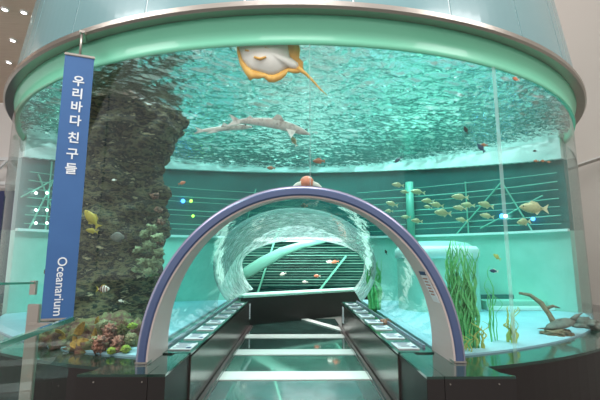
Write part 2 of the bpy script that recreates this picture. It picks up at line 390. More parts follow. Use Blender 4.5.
# notice on right jamb
a = PI - math.asin((1.27-LZ)/IB); 
nt_ = thing('notice_plate', 'white notice with navy heading fixed on the right side of the arch lining', 'notice', (0, 0, 0))
zc = 1.33; sn = (zc-LZ)/IB; cs = math.sqrt(1-sn*sn); pc = Vector((CXA+IA*cs-.012, YF+.02+.11, zc)); slope = math.atan2(IA*sn, IB*cs)
nt_.location = pc; nt_.rotation_euler = (0, -slope, 0)
bm = bmesh.new(); box(bm, (0, 0, 0), (.008, .19, .34)); obj('plate', bm, 'paper', nt_)
bm = bmesh.new(); box(bm, (-.006, 0, .15), (.004, .19, .04)); obj('heading', bm, 'inknavy', nt_)
bm = bmesh.new()
for j in range(6): box(bm, (-.006, 0, .09-j*.035), (.004, .13-.03*(j % 2), .012))
obj('text', bm, 'inkred', nt_)

# ------------------------------------------------------------------ acrylic front panels
seams = [-FJ, -.40, .02, .42, FJ]
lbl = ['curved clear acrylic panel at the far left, behind the blue banner', 'curved clear acrylic panel left of the centre seam, above the left half of the arch',
       'curved clear acrylic panel right of the centre seam, above the right half of the arch', 'curved clear acrylic panel right of the wide pale seam']
for i in range(4):
    t = thing('acrylic_panel', lbl[i], 'panel', (0, 3.8, LZ), group='acrylic panels of the tank front')
    bm = bmesh.new(); n = max(4, int((seams[i+1]-seams[i])/.0075)); nz = 60
    V = [[bm.verts.new((TR*math.sin(f), TC[1]-TR*math.cos(f), LZ+(WZ-LZ)*j/nz)) for j in range(nz+1)] for f in [seams[i]+(seams[i+1]-seams[i])*q/n for q in range(n+1)]]
    for q in range(n):
        for j in range(nz):
            c = (V[q][j].co+V[q+1][j+1].co)/2
            if ((c.x-CXA)/(IA+.06))**2+((c.z-LZ)/(IB+.06))**2 < 1: continue
            bm.faces.new((V[q][j], V[q+1][j], V[q+1][j+1], V[q][j+1]))
    for v in [v for v in bm.verts if not v.link_faces]: bm.verts.remove(v)
    P(obj('sheet', bm, 'acrylic', smooth=True), t)
    if i < 3:
        w = (.0, .0009, .0055)[i]
        if w:
            bm = bmesh.new(); f = seams[i+1]; z0 = LZ if i != 1 else LZ+IB+.12
            lathe_arc(bm, [(TR+.004, z0), (TR+.004, WZ)], TC, f-w, f+w, 4); P(obj('seam', bm, 'seam'), t)

# ------------------------------------------------------------------ water body
wm = water_mats()
bm = bmesh.new(); pts = front(TR-.02, 90)+back(BR-.03, 60)[1:-1]; prism(bm, pts, LZ+.03, WZ+.1)
me = bpy.data.meshes.new('tank_water'); bmesh.ops.recalc_face_normals(bm, faces=bm.faces[:]); bm.to_mesh(me); bm.free()
wo = bpy.data.objects.new('tank_water', me); col.objects.link(wo)
bm = bmesh.new(); prof = [(.03, 3.0), (.03, 11.5)]
# closed arch-shaped cutter
n = 48; A = [[bm.verts.new((CXA-(IA+.05)*math.cos(PI*i/n), y, LZ+(IB+.04)*math.sin(PI*i/n))) for i in range(n+1)] for y in (3.0, 11.5)]
B0 = [[bm.verts.new((CXA+s*(IA+.05), y, .2)) for s in (1, -1)] for y in (3.0, 11.5)]
R0 = A[0]+B0[0]; R1 = A[1]+B0[1]; bm.faces.new(R0); bm.faces.new(R1[::-1])
for i in range(len(R0)): bm.faces.new((R0[i], R0[(i+1) % len(R0)], R1[(i+1) % len(R0)], R1[i]))
bmesh.ops.recalc_face_normals(bm, faces=bm.faces[:])
cm = bpy.data.meshes.new('cut'); bm.to_mesh(cm); bm.free(); co = bpy.data.objects.new('cut', cm); col.objects.link(co)
bm = bmesh.new(); rr = [[bm.verts.new((.19-1.80*math.cos(PI*i/40), y, LZ+2.15*math.sin(PI*i/40))) for i in range(41)]+[bm.verts.new((1.99, y, .2)), bm.verts.new((-1.61, y, .2))] for y in (7.35, 11.5)]
bm.faces.new(rr[0]); bm.faces.new(rr[1][::-1])
for i in range(43): bm.faces.new((rr[0][i], rr[0][(i+1) % 43], rr[1][(i+1) % 43], rr[1][i]))
bmesh.ops.recalc_face_normals(bm, faces=bm.faces[:]); cm2 = bpy.data.meshes.new('cut'); bm.to_mesh(cm2); bm.free(); co2 = bpy.data.objects.new('cut', cm2); col.objects.link(co2)
md = wo.modifiers.new('b', 'BOOLEAN'); md.operation = 'DIFFERENCE'; md.object = co; md.solver = 'EXACT'
md = wo.modifiers.new('c', 'BOOLEAN'); md.operation = 'DIFFERENCE'; md.object = co2; md.solver = 'EXACT'
dg = bpy.context.evaluated_depsgraph_get(); nm = bpy.data.meshes.new_from_object(wo.evaluated_get(dg))
wo.modifiers.clear(); wo.data = nm; bpy.data.objects.remove(co); bpy.data.objects.remove(co2)
nm.materials.clear()
nm.materials.append(wm[0])
def wave(x, y):
    q = Vector((x*3.0, y*6.0, 0)); w1 = noise.noise(q*.9); q2 = q*2.1+Vector((w1*1.5, w1, 3))
    return .032*w1 + .021*(1-2*abs(noise.noise(q2))) + .010*(1-2*abs(noise.noise(q2*2.2+Vector((5, 1, 2))))) + .0025*noise.noise(q2*5)
bm = bmesh.new(); st_ = .024; G = {}
def inside(x, y): return (math.hypot(x-TC[0], y-TC[1]) < TR-.03 if y < 7.7 else math.hypot(x-BC[0], y-BC[1]) < BR-.04) and (y >= 7.7 or True)
nx = int(11.2/st_); ny = int(6.6/st_)
for i in range(nx+1):
    for j in range(ny+1):
        x = -5.6+i*st_; y = 4.05+j*st_
        if inside(x, y): G[i, j] = bm.verts.new((x, y, WZ+.045+wave(x, y)))
for (i, j), v in G.items():
    q = [(i, j), (i+1, j), (i+1, j+1), (i, j+1)]
    if all(k in G for k in q): bm.faces.new([G[k] for k in q])
for v in [v for v in bm.verts if not v.link_faces]: bm.verts.remove(v)
M['wsurf'] = wm[1]
wso = obj('water_surface', bm, 'wsurf', smooth=True)
if sum(p.normal.z for p in wso.data.polygons[:200]) < 0: wso.data.flip_normals()
tag(wso, 'rippling underside of the water surface filling the upper half of the tank', 'water', kind='stuff')
tag(wo, 'clear teal green water filling the round tank with rippled surface', 'water', kind='stuff')

# ------------------------------------------------------------------ tank back
bw = thing('rear_shell', 'curved mint rear wall of the tank with white rim and dark window band', 'wall', (0, 10.4, LZ))
a0 = math.atan2(5.337, 3.71)
def band(bm, r0, r1, z0, z1, hole=False, n=80, sag0=0, sag1=0, side=0):
    for i in range(n):
        A0 = a0-2*a0*i/n; A1 = a0-2*a0*(i+1)/n
        xm = BR*math.sin((A0+A1)/2)
        if side and (xm-.19)*side < 0: continue
        am = abs((A0+A1)/2)/a0; zz0 = z0-sag0*am**2; zt = z1-sag1*am**2
        if hole and -1.62 < xm < 2.0:
            hz = LZ+2.16*math.sqrt(max(0, 1-((xm-.19)/1.81)**2)); zz0 = max(zz0, hz)
            if zz0 >= zt: continue
        q = [(BC[0]+r*math.sin(A), BC[1]+r*math.cos(A)) for r, A in ((r0, A0), (r0, A1), (r1, A1), (r1, A0))]
        prism(bm, q, zz0, zt)
for sd in (-1, 1):
    bm = bmesh.new(); band(bm, BR, BR+.2, 0, 2.17, True, side=sd); P(obj('lower_wall', bm, 'mintwall'), bw)
bm = bmesh.new(); band(bm, BR+.03, BR+.2, 2.17, 4.05, True); P(obj('window_band', bm, 'darkwin'), bw)
bm = bmesh.new(); band(bm, BR-.07, BR+.2, WZ-.04, WZ+.25, sag0=.32); P(obj('rim', bm, 'whiterim'), bw)
for sd in (-1, 1):
    bm = bmesh.new(); band(bm, BR-.10, BR, 2.15, 2.2, True, side=sd); P(obj('sill', bm, 'whiterim'), bw)
# cables / rails across the windows
def bp_(f, z, r=BR-.04): return (BC[0]+r*math.sin(f), BC[1]+r*math.cos(f), z)
rl = thing('window_rails', 'thin mint horizontal rails and struts in front of the dark rear windows', 'rails', (0, 10.4, 2.17))
bm = bmesh.new()
for k in range(7):
    z = 2.3+k*.17
    for (f0, f1) in ((-a0*.98, -.02), (.25, a0*.98)):
        zz = 0 if k % 2 else .05
        pp = [bp_(f0+(f1-f0)*i/16, z+zz*math.sin(i/16*3)) for i in range(17)]
        tube(bm, pp, .012 if k % 2 else .008, 5)
P(obj('rail', bm, 'mintbar2'), rl)
for f0, z0, f1, z1 in ((-.93, 2.2, -.86, 3.5), (-.84, 2.2, -.92, 3.3), (-.885, 2.2, -.885, 3.6), (-.96, 2.8, -.84, 3.4), (-.16, 3.45, -.21, 2.2), (-.80, 2.2, -.72, 3.45), (-.86, 2.3, -.80, 3.3), (.62, 2.2, .78, 3.3), (.78, 3.3, .86, 2.2), (.70, 2.3, .90, 2.9), (.66, 3.4, .66, 2.2)):
    bm = bmesh.new(); tube(bm, [bp_(f0, z0), bp_((f0+f1)/2, (z0+z1)/2), bp_(f1, z1)], .018, 5)
    P(obj('strut', bm, 'mintbar2'), rl)
bm = bmesh.new(); tube(bm, [bp_(.46, 2.0, BR-.15), bp_(.46, 3.5, BR-.15)], .095, 16)
tag(obj('green_column', bm, 'mintbar2', smooth=True), 'pale green upright pillar at the rear windows behind the fish school', 'pillar')
# white rear curb and step at right, drum built for the outside of the turning tunnel
st = thing('tank_step', 'low white-edged step curving across the tank bed at right', 'step', (0, 8.3, LZ))
bm = bmesh.new(); box(bm, (4.42, 8.0, LZ+.06), (1.3, .12, .09), bevel=.02); P(obj('curb', bm, 'whiterim'), st)
bm = bmesh.new(); box(bm, (4.4, 8.35, LZ+.10), (1.2, .5, .18)); P(obj('tread', bm, 'mintwall'), st)
bm = bmesh.new(); box(bm, (4.35, 8.62, LZ+.22), (1.1, .1, .12)); P(obj('riser', bm, 'darkwin'), st)
dr = thing('tunnel_bend', 'pale rounded outside of the turning tunnel with its glare painted as a white rim, right of the arch', 'platform', (2.95, 8.4, LZ))
bm = bmesh.new(); lathe_arc(bm, [(.80, 0), (.80, 1.15), (.76, 1.25), (.62, 1.34), (.4, 1.38), (0, 1.4)], (0, 0), 0, 2*PI, 48); obj('drum', bm, 'mintwall', dr, smooth=True)
bm = bmesh.new(); lathe_arc(bm, [(.79, 1.02), (.84, 1.05), (.84, 1.2), (.78, 1.27), (.77, 1.2)], (0, 0), 0, 2*PI, 48, True); obj('rim', bm, 'whiterim', dr, smooth=True)  # white glare on the tunnel bend, painted as a solid rim
for s in (-1, 1):
    pts = [(x, y) for x, y in front(TR-.03, 80) if s*x >= 1.56]; pb = [(x, y) for x, y in back(BR-.02, 60) if s*x >= 1.56]
    allp = pts+pb if s > 0 else pb+pts
    bm = bmesh.new(); prism(bm, allp, LZ-.01, LZ+.02); tag(obj('tank_bed', bm, 'tankfloor'), 'pale blue bed of the tank %s of the tunnel' % ('left' if s < 0 else 'right'), 'tank bed', 'tank bed halves')

# ------------------------------------------------------------------ tunnel tube
t = thing('tunnel_tube', 'clear arched acrylic tunnel running from the portal into the tank', 'tunnel', (0, 4.2, LZ))
bm = bmesh.new(); arch(bm, [(.0, YF+.2), (.0, 5.4), (.0, 7.5)], closed=False); P(obj('near_section', bm, 'tube', smooth=True), t)
def ring2(bm, ys, g, n=72):
    R = []
    for y in ys:
        row = []; u = (y-7.4)/3.1; cx = .22*u; hx = 1.46+.12*u; up = 1.04-.42*u
        for i in range(n+1):
            a = -.62+(PI+1.24)*i/n; r = 1+g; sz = math.sin(a)
            row.append(bm.verts.new((cx-hx*r*math.cos(a), y, max(1.5+(up*r*sz if sz > 0 else 1.1*sz), LZ+.03))))
        R.append(row)
    for q in range(len(ys)-1):
        for i in range(n): bm.faces.new((R[q][i], R[q][i+1], R[q+1][i+1], R[q+1][i]))
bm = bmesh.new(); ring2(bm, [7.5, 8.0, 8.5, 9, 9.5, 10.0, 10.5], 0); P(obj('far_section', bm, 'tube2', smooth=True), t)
for y0, y1 in ((7.42, 7.62), (10.42, 10.5)):
    bm = bmesh.new(); ring2(bm, [y0, y1], .012); P(obj('joint_ring', bm, 'tubeedge', smooth=True, solid=.03), t)

# ------------------------------------------------------------------ end of tunnel
pa = Vector((-1.25, 10.15)); pb = Vector((3.4, 13.3)); d = (pb-pa).normalized(); nrm = Vector((-d.y, d.x))
pw = thing('parapet', 'dark charcoal parapet wall closing the end of the tunnel walkway', 'parapet', (0, 11.2, 0))
bm = bmesh.new(); c = (pa+pb)/2+nrm*.1; box(bm, (c.x, c.y, .35), ((pb-pa).length, .2, .7), Matrix.Rotation(math.atan2(d.y, d.x), 3, 'Z')); P(obj('body', bm, 'plinth'), pw)
bm = bmesh.new(); c = (pa+pb)/2+nrm*.35; box(bm, (c.x, c.y, .70), ((pb-pa).length, .7, .06), Matrix.Rotation(math.atan2(d.y, d.x), 3, 'Z')); P(obj('sill', bm, 'mintwall'), pw)
w = thing('end_window', 'wide dark striped window with slanting mint mullions beyond the tunnel end', 'window', (0, 14.6, .6))
bm = bmesh.new(); box(bm, (0, 14.7, 1.6), (7, .1, 3.4)); P(obj('pane', bm, 'darkwin2'), w)
bm = bmesh.new()
for k in range(16): box(bm, (0, 14.5, .72+k*.095), (7, .1, (.016, .01, .03)[k % 3]))
P(obj('slat', bm, 'mintbar2'), w)
for a, b in (((258, 292), (283, 215)), ((318, 292), (346, 256))):
    bm = bmesh.new(); bar(bm, at(*a, 14.3), at(*b, 14.3), .12, .06); P(obj('mullion', bm, 'mintbar'), w)
bm = bmesh.new(); box(bm, (0, 14.4, 2.32), (7, .3, .14)); P(obj('head_rail', bm, 'whiterim'), w)
bm = bmesh.new()
pp = [at(x, y, 13.6) for x, y in ((234, 280), (248, 272), (264, 262), (282, 252), (302, 245), (325, 241))]
tube(bm, pp, [.10, .2, .2, .16, .12, .06], 12, .4)
tag(obj('side_tunnel', bm, 'mintbar2', smooth=True), 'pale mint curved tunnel exterior seen beyond the tunnel end', 'tunnel')
bm = bmesh.new(); box(bm, (-3.2, 12.7, 2), (.1, 4, 4)); box(bm, (3.9, 12.7, 2), (.1, 4, 4)); tag(obj('trim_3', bm, 'mintwall'), kind='structure')

# ------------------------------------------------------------------ fascia, ring, header
bm = bmesh.new()
prof = [(TR+.004, WZ-.012), (TR-.005, WZ+.06), (TR-.02, WZ+.13), (TR-.01, WZ+.19), (TR+.03, WZ+.26), (TR+.05, RZ+.02), (TR-.06, RZ+.02), (TR-.06, WZ+.03), (TR-.01, WZ-.012)]
lathe_arc(bm, prof, TC, -2.0, 2.0, 160, True)
tag(obj('fascia_band', bm, 'mint_fascia', smooth=True), 'mint green curved band between the steel ring and the waterline', 'fascia')
bm = bmesh.new(); prof = [(TR+.04, RZ), (6.045, RZ-.005), (6.07, RZ+.02), (6.07, RZ+.075), (6.01, RZ+.09), (5.74, RZ+.095), (5.74, RZ+.05), (TR, RZ+.05)]
lathe_arc(bm, prof, TC, -2.2, 2.2, 180, True)
tag(obj('steel_ring', bm, 'steel', smooth=False), 'brushed steel ring under the teal header panels', 'ring')
hw = .2; js = [-1.3+.2*i for i in range(14)]
names = ['leftmost', 'second', 'third', 'fourth', 'fifth', 'sixth', 'seventh', 'eighth', 'ninth', 'tenth', 'eleventh', 'twelfth', 'rightmost']
for i in range(13):
    bm = bmesh.new(); lathe_arc(bm, [(5.94, RZ+.09), (5.99, RZ+.09), (5.66, 6.9), (5.61, 6.9)], TC, js[i]+.002, js[i+1]-.002, 8, True)
    o = obj('cladding_panel', bm, 'cladding', smooth=False)
    side = 'centre' if i == 6 else None
    tag(o, ('%s teal glass cladding panel of the round header' % names[i]) + (', counted from the left' if 0 < i < 12 else ', at the edge'), 'panel', 'teal header panels')
    bm = None
bm = bmesh.new(); lathe_arc(bm, [(5.90, RZ+.09), (5.98, RZ+.09), (5.65, 6.9), (5.58, 6.9)], TC, -1.3, 1.3, 100, True)
tag(obj('trim_4', bm, 'sealant', smooth=False), kind='structure')
bm = bmesh.new(); prism(bm, [(TC[0]+5.62*math.sin(a), TC[1]-5.62*math.cos(a)) for a in [2*PI*i/60 for i in range(60)]], 6.9, 7.0)
tag(obj('trim_5', bm, 'whiterim'), kind='structure')

# ------------------------------------------------------------------ rock pillar and reef
def rock_mesh(bm, prof, seed, nth=72, nz=90, amp=.22, sy=1):
    """prof: list (z, cx, cy, r)"""
    def ev(z):
        for a, b in zip(prof, prof[1:]):
            if a[0] <= z <= b[0]:
                t = (z-a[0])/(b[0]-a[0]); t = t*t*(3-2*t)
                return [a[k]+(b[k]-a[k])*t for k in (1, 2, 3)]
        return prof[-1][1:]
    z0, z1 = prof[0][0], prof[-1][0]; R = []
    for j in range(nz+1):
        z = z0+(z1-z0)*j/nz; cx, cy, r = ev(z); row = []
        for i in range(nth):
            a = 2*PI*i/nth; dv = Vector((math.cos(a), math.sin(a)*sy, 0)); p = Vector((cx, cy, z))+dv*r
            q = p*1.7+Vector((seed, seed*2, 0)); dsp = noise.noise(q)*amp + noise.noise(q*2.3)*amp*.6 + abs(noise.noise(q*5.1))*amp*.5+noise.noise(q*11)*amp*.2
            row.append(bm.verts.new(p+dv*dsp+Vector((0, 0, noise.noise(q*3)*.03))))
        R.append(row)
    for j in range(nz):
        for i in range(nth): bm.faces.new((R[j][i], R[j][(i+1) % nth], R[j+1][(i+1) % nth], R[j+1][i]))
    bm.faces.new(R[0][::-1]); bm.faces.new(R[-1])
bm = bmesh.new()
rock_mesh(bm, [(LZ, -2.98, 6.4, .80), (1.0, -2.95, 6.5, .72), (1.7, -2.93, 6.6, .66), (2.4, -2.95, 6.6, .66), (2.9, -2.95, 6.6, .68), (3.4, -2.9, 6.6, .76), (WZ+.1, -2.86, 6.6, .8)], 3)
tag(obj('rock_column', bm, 'rock', smooth=True), 'tall mossy brown rock pillar rising to the surface behind the banner', 'rock')
def lump(name, loc, r, m, label, cat, seed, amp=.35, sz=1, group=None, sub=4, f=3.0):
    bm = bmesh.new(); bmesh.ops.create_icosphere(bm, subdivisions=sub, radius=r)
    for v in bm.verts:
        q = v.co/r*f+Vector((seed, 0, seed)); d = v.co.normalized()
        v.co += d*r*amp*(noise.noise(q)+.5*noise.noise(q*2.3)+.3*abs(noise.noise(q*5)))
        v.co.z *= sz
    o = obj(name, bm, m, smooth=True); o.location = loc; return tag(o, label, cat, group)
def on_floor(px, Y, dz=0): p = at(px, 300, Y); return Vector((p.x, p.y, LZ+dz))
lump('reef_rock', on_floor(112, 5.17, .06), .36, 'reef', 'dark reef rock heaped at the foot of the rock pillar', 'rock', 5, .5, .75)
lump('reef_rock', on_floor(80, 5.1, .04), .3, 'reef', 'low brown reef rock beside the lower end of the banner', 'rock', 8, .5, .6)
lump('reef_rock', on_floor(97, 4.82, .0), .24, 'reef', 'dark brown reef rock low between the ochre sponges and the corals', 'rock', 31, .5, .6)
lump('reef_rock', on_floor(128, 4.97, .0), .26, 'reef', 'dark reef rock right behind the left foot of the arch', 'rock', 32, .5, .9)
lump('reef_rock', on_floor(66, 5.12, .0), .26, 'reef', 'low reef rock directly below the end of the banner', 'rock', 33, .5, .7)
CR = [(103, 4.36, .10, .085, 'coral_pink', 1.1, 'pink brown coral mound at the glass, front of the reef'), (112, 4.5, .20, .08, 'coral_pink', 1.2, 'tall dusky pink coral in the middle of the reef'),
      (121, 4.36, .09, .075, 'coral_pink', 1.3, 'dusky pink coral low at the glass near the arch foot'), (124, 4.55, .24, .07, 'reef', 1.2, 'brown coral knob high on the reef by the arch'),
      (134, 4.5, .27, .055, 'coral_lime', .6, 'bright lime coral beside the left foot of the arch'), (115, 4.28, .05, .045, 'coral_lime', .8, 'small lime coral low between the pink mounds'),
      (129, 4.3, .06, .05, 'coral_lime', .8, 'yellow green coral at the glass next to the arch foot'), (106, 4.6, .26, .085, 'coral_green', .7, 'pale green coral cap above the pink mound'),
      (98, 4.35, .14, .05, 'coral_green', 1, 'small pale green coral left of the pink mound'), (133, 4.4, .15, .06, 'coral_green', 1, 'pale green coral under the bright lime one')]
for i, (px, Y, dz, r_, m_, sz_, lb) in enumerate(CR): lump('coral', on_floor(px, Y+.17, dz), r_*.82, m_, lb, 'coral', 40+i, .7, sz_, 'corals on the reef', f=4.5)
for i, (px, py) in enumerate([(152, 228), (158, 238), (149, 246), (159, 252), (143, 262), (150, 272), (136, 270), (145, 234), (154, 262), (138, 250)]):
    lump('coral', at(px, py, 6.02-.004*(px-140)), .055+.012*(i % 3), 'coral_green', 'small pale green coral tuft on the lower right side of the rock column', 'coral', 60+i, 1.3, .7, 'pale coral tufts on the rock column', sub=3)
for i, (px, py) in enumerate([(158, 210), (161, 222), (155, 196), (160, 242)]):
    lump('coral', at(px, py, 6.15), .05, 'coral_pink', 'small reddish coral tuft on the right edge of the rock column', 'coral', 80+i, 1.2, .7, 'reddish coral tufts on the rock column', sub=3)
# leaf like ochre sponges
def fan(name, loc, h, w_, m, label, yaw, tilt, group):
    bm = bmesh.new(); n = 10
    pts = []
    for i in range(n+1):
        t = i/n; pts.append((-w_*math.sin(t*PI)**.7*(.6+.4*t), h*t))
    pts += [(-x*.8, z) for x, z in pts[::-1][1:-1]]
    vs = [bm.verts.new((x, .05*math.sin(z*14+x*9), z)) for x, z in pts]; f = bm.faces.new(vs)
    r = bmesh.ops.extrude_face_region(bm, geom=[f]); bmesh.ops.translate(bm, vec=(0, .02, 0), verts=[v for v in r['geom'] if isinstance(v, bmesh.types.BMVert)])
    bmesh.ops.triangulate(bm, faces=bm.faces[:])
    o = obj(name, bm, m); o.location = loc; o.rotation_euler = (0, tilt, yaw); return tag(o, label, 'coral', group)
fd = [(68, 4.65, .22, .07, .2, -.5, 'ochre leaf sponge leaning left beside the banner foot'), (76, 4.6, .30, .06, .5, .35, 'tall ochre leaf sponge leaning right below the handrail end'), (88, 4.55, .28, .06, -.3, .6, 'ochre leaf sponge leaning hard right beside the pink coral'), (84, 4.45, .12, .14, .1, 0, 'broad low ochre sponge at the glass'), (94, 4.75, .34, .05, 0, .25, 'slender ochre sponge just left of the coral mound')]
for px, Y, h, w_, yw, tl, lb in fd: fan('leaf_sponge', on_floor(px, Y+.17, .02), h, w_, 'coral_yellow', lb, yw, tl, 'ochre leaf sponges')

# ------------------------------------------------------------------ plants
def plant(name, loc, n, h, spread, m, label, seed, w_=.02, lean=0):
    rnd = random.Random(seed); bm = bmesh.new()
    for k in range(n):
        x = rnd.uniform(-spread, spread); y = rnd.uniform(-spread*.5, spread*.5); hh = h*rnd.uniform(.55, 1.0); ph = rnd.uniform(0, 6); bd = rnd.uniform(-.5, .5)*spread+lean*hh
        ang = rnd.uniform(-.9, .9); ww = w_*rnd.uniform(.7, 1.2); prev = None; S = 14
        for i in range(S+1):
            t = i/S; wd = ww*(math.sin(PI*min(1, .15+t*.85))**.6)+.0015
            c = Vector((x+bd*t+.035*math.sin(ph+t*9)*t+.03*math.sin(ph*3+t*15)*t, y+.03*math.sin(ph*2+t*4), hh*t)); dv = Vector((math.cos(ang+t), math.sin(ang+t), 0))*wd
            cur = (bm.verts.new(c-dv), bm.verts.new(c+dv))
            if prev: bm.faces.new((prev[0], prev[1], cur[1], cur[0]))
            prev = cur
    o = obj(name, bm, m, smooth=True, solid=.004); o.location = loc
    return tag(o, label, 'plant')
plant('kelp', on_floor(464, 4.72), 64, 1.25, .12, 'kelp', 'tall dense green ribbon kelp standing just right of the arch foot', 1, .016)
plant('kelp', on_floor(492, 5.05), 5, .95, .06, 'kelp', 'few thin green kelp blades right of the dense kelp', 2, .010)
plant('kelp', on_floor(375, 8.2), 26, 1.05, .12, 'kelp', 'green kelp clump seen through the right tunnel wall', 3, .03)
plant('kelp', on_floor(478, 4.68), 7, .42, .08, 'weed', 'short pale yellow weed at the foot of the tall kelp', 4, .012)
plant('seaweed', on_floor(510, 4.95), 9, .45, .05, 'weed', 'yellow branching seaweed standing alone on the blue bed', 5, .018)
plant('seaweed', on_floor(462, 4.5), 5, .28, .1, 'weed', 'tiny pale weed tuft against the glass by the arch foot', 6, .01)

# ------------------------------------------------------------------ fish
def fish(name, label, cat, L, body, fin, loc, yaw=0, pitch=0, roll=0, deep=.17, group=None, stripes=False):
    """nose at -x for yaw 0"""
    t = thing(name, label, cat, loc, (roll, pitch, yaw), group)
    bm = bmesh.new(); n = 12; xs = [-.5+.82*i/n for i in range(n+1)]
    prof = [max(.006, math.sin(PI*min(1, (i/n)*.93+.0))**.75) for i in range(n+1)]
    R = []
    for x, r in zip(xs, prof):
        k = (x+.5)/.82; hh = deep*r*(1 if k < .6 else 1-(k-.6)*1.3)+.008
        R.append([bm.verts.new((x*L, math.cos(a)*hh*L*.42, math.sin(a)*hh*L)) for a in [2*PI*q/10 for q in range(10)]])
    for i in range(n):
        for q in range(10): bm.faces.new((R[i][q], R[i][(q+1) % 10], R[i+1][(q+1) % 10], R[i+1][q]))
    bm.faces.new(R[0]); bm.faces.new(R[-1][::-1])
    obj('body', bm, body, t, smooth=True)
    def finmesh(nm, pts, m):
        bm = bmesh.new(); vs = [bm.verts.new((x*L, -.006*L, z*L)) for x, z in pts]; f = bm.faces.new(vs)
        r = bmesh.ops.extrude_face_region(bm, geom=[f]); bmesh.ops.translate(bm, vec=(0, .012*L, 0), verts=[v for v in r['geom'] if isinstance(v, bmesh.types.BMVert)])
        bmesh.ops.triangulate(bm, faces=bm.faces[:]); obj(nm, bm, m, t)
    finmesh('tail_fin', [(.28, .02), (.5, deep*.9), (.44, 0), (.5, -deep*.9), (.28, -.02)], fin)
    finmesh('dorsal_fin', [(-.2, deep*.75), (-.08, deep*1.35), (.12, deep*1.1), (.22, deep*.45)], fin)
    finmesh('anal_fin', [(0, -deep*.85), (.1, -deep*1.25), (.22, -deep*.4)], fin)
    bm = bmesh.new()
    for s in (-1, 1): bmesh.ops.create_uvsphere(bm, u_segments=8, v_segments=6, radius=.022*L, matrix=Matrix.Translation((-.38*L, s*deep*.26*L, deep*.18*L)))
    obj('eye', bm, 'fishdark', t)
    if stripes:
        bm = bmesh.new()
        for x in (-.3, -.12, .06, .2):
            hh = deep*(.95 if -.2 < x < .1 else .72)
            R = [[bm.verts.new(((x+dx)*L, math.cos(a)*hh*L*.46, math.sin(a)*hh*L*1.03)) for a in [2*PI*q/12 for q in range(12)]] for dx in (-.035, .035)]
            for q in range(12): bm.faces.new((R[0][q], R[0][(q+1) % 12], R[1][(q+1) % 12], R[1][q]))
        obj('stripe', bm, 'stripe', t, solid=.002)
    return t
school = [(398, 185, 13, 'topmost silver fish of the school, nearest the arch'), (405, 192, 10, 'faint silver fish just under the topmost one'), (418, 192, 15, 'larger silver fish right of the topmost pair'),
 (392, 204, 14, 'silver fish of the school leftmost by the arch'), (428, 201, 14, 'silver fish in the middle of the school, upper row'), (460, 197, 17, 'long silver fish high beside the green pillar'),
 (437, 205, 15, 'silver fish just above the largest of the middle row'), (428, 207, 9, 'smallest silver fish in the middle of the school'), (443, 213, 20, 'largest silver fish in the middle of the school'),
 (468, 205, 15, 'silver fish in front of the green pillar'), (460, 208, 14, 'silver fish just below left of the pillar one'), (486, 205, 18, 'silver fish just right of the green pillar'),
 (406, 217, 10, 'short silver fish low beside the arch'), (417, 221, 13, 'silver fish lowest beside the arch'), (462, 220, 13, 'brownish silver fish low below the pillar fish'), (487, 216, 14, 'silver fish low right of the pillar'), (389, 211, 9, 'partly hidden silver fish against the arch edge')]
proto = None
for i, (px, py, w_, lb) in enumerate(school):
    Y = 6.2+.25*((i*7) % 5); p = at(px, py, Y); L = w_/F*Y
    if proto is None:
        proto = fish('silver_fish', lb, 'fish', 1.0, 'fish', 'fishfin', p, 0, 0, 0, .17, 'school of silver fish'); proto.scale = (L,)*3
        proto.rotation_euler = (0, .12, 0)
    else: dup(proto, p, (0, .04+.16*((i*5) % 4-1)/3+.06, ((i*3) % 5-2)*.12), lb, scale=L)
p = at(534, 208, 5.6); dup(proto, p, (0, .06, .1), 'biggest yellowish silver fish, right of the pale seam', 'larger fish right of the seam', scale=.45)
p = at(524, 222, 6.4); dup(proto, p, (0, -.1, .3), 'faint silver fish under the biggest one, right of the seam', 'larger fish right of the seam', scale=.3)
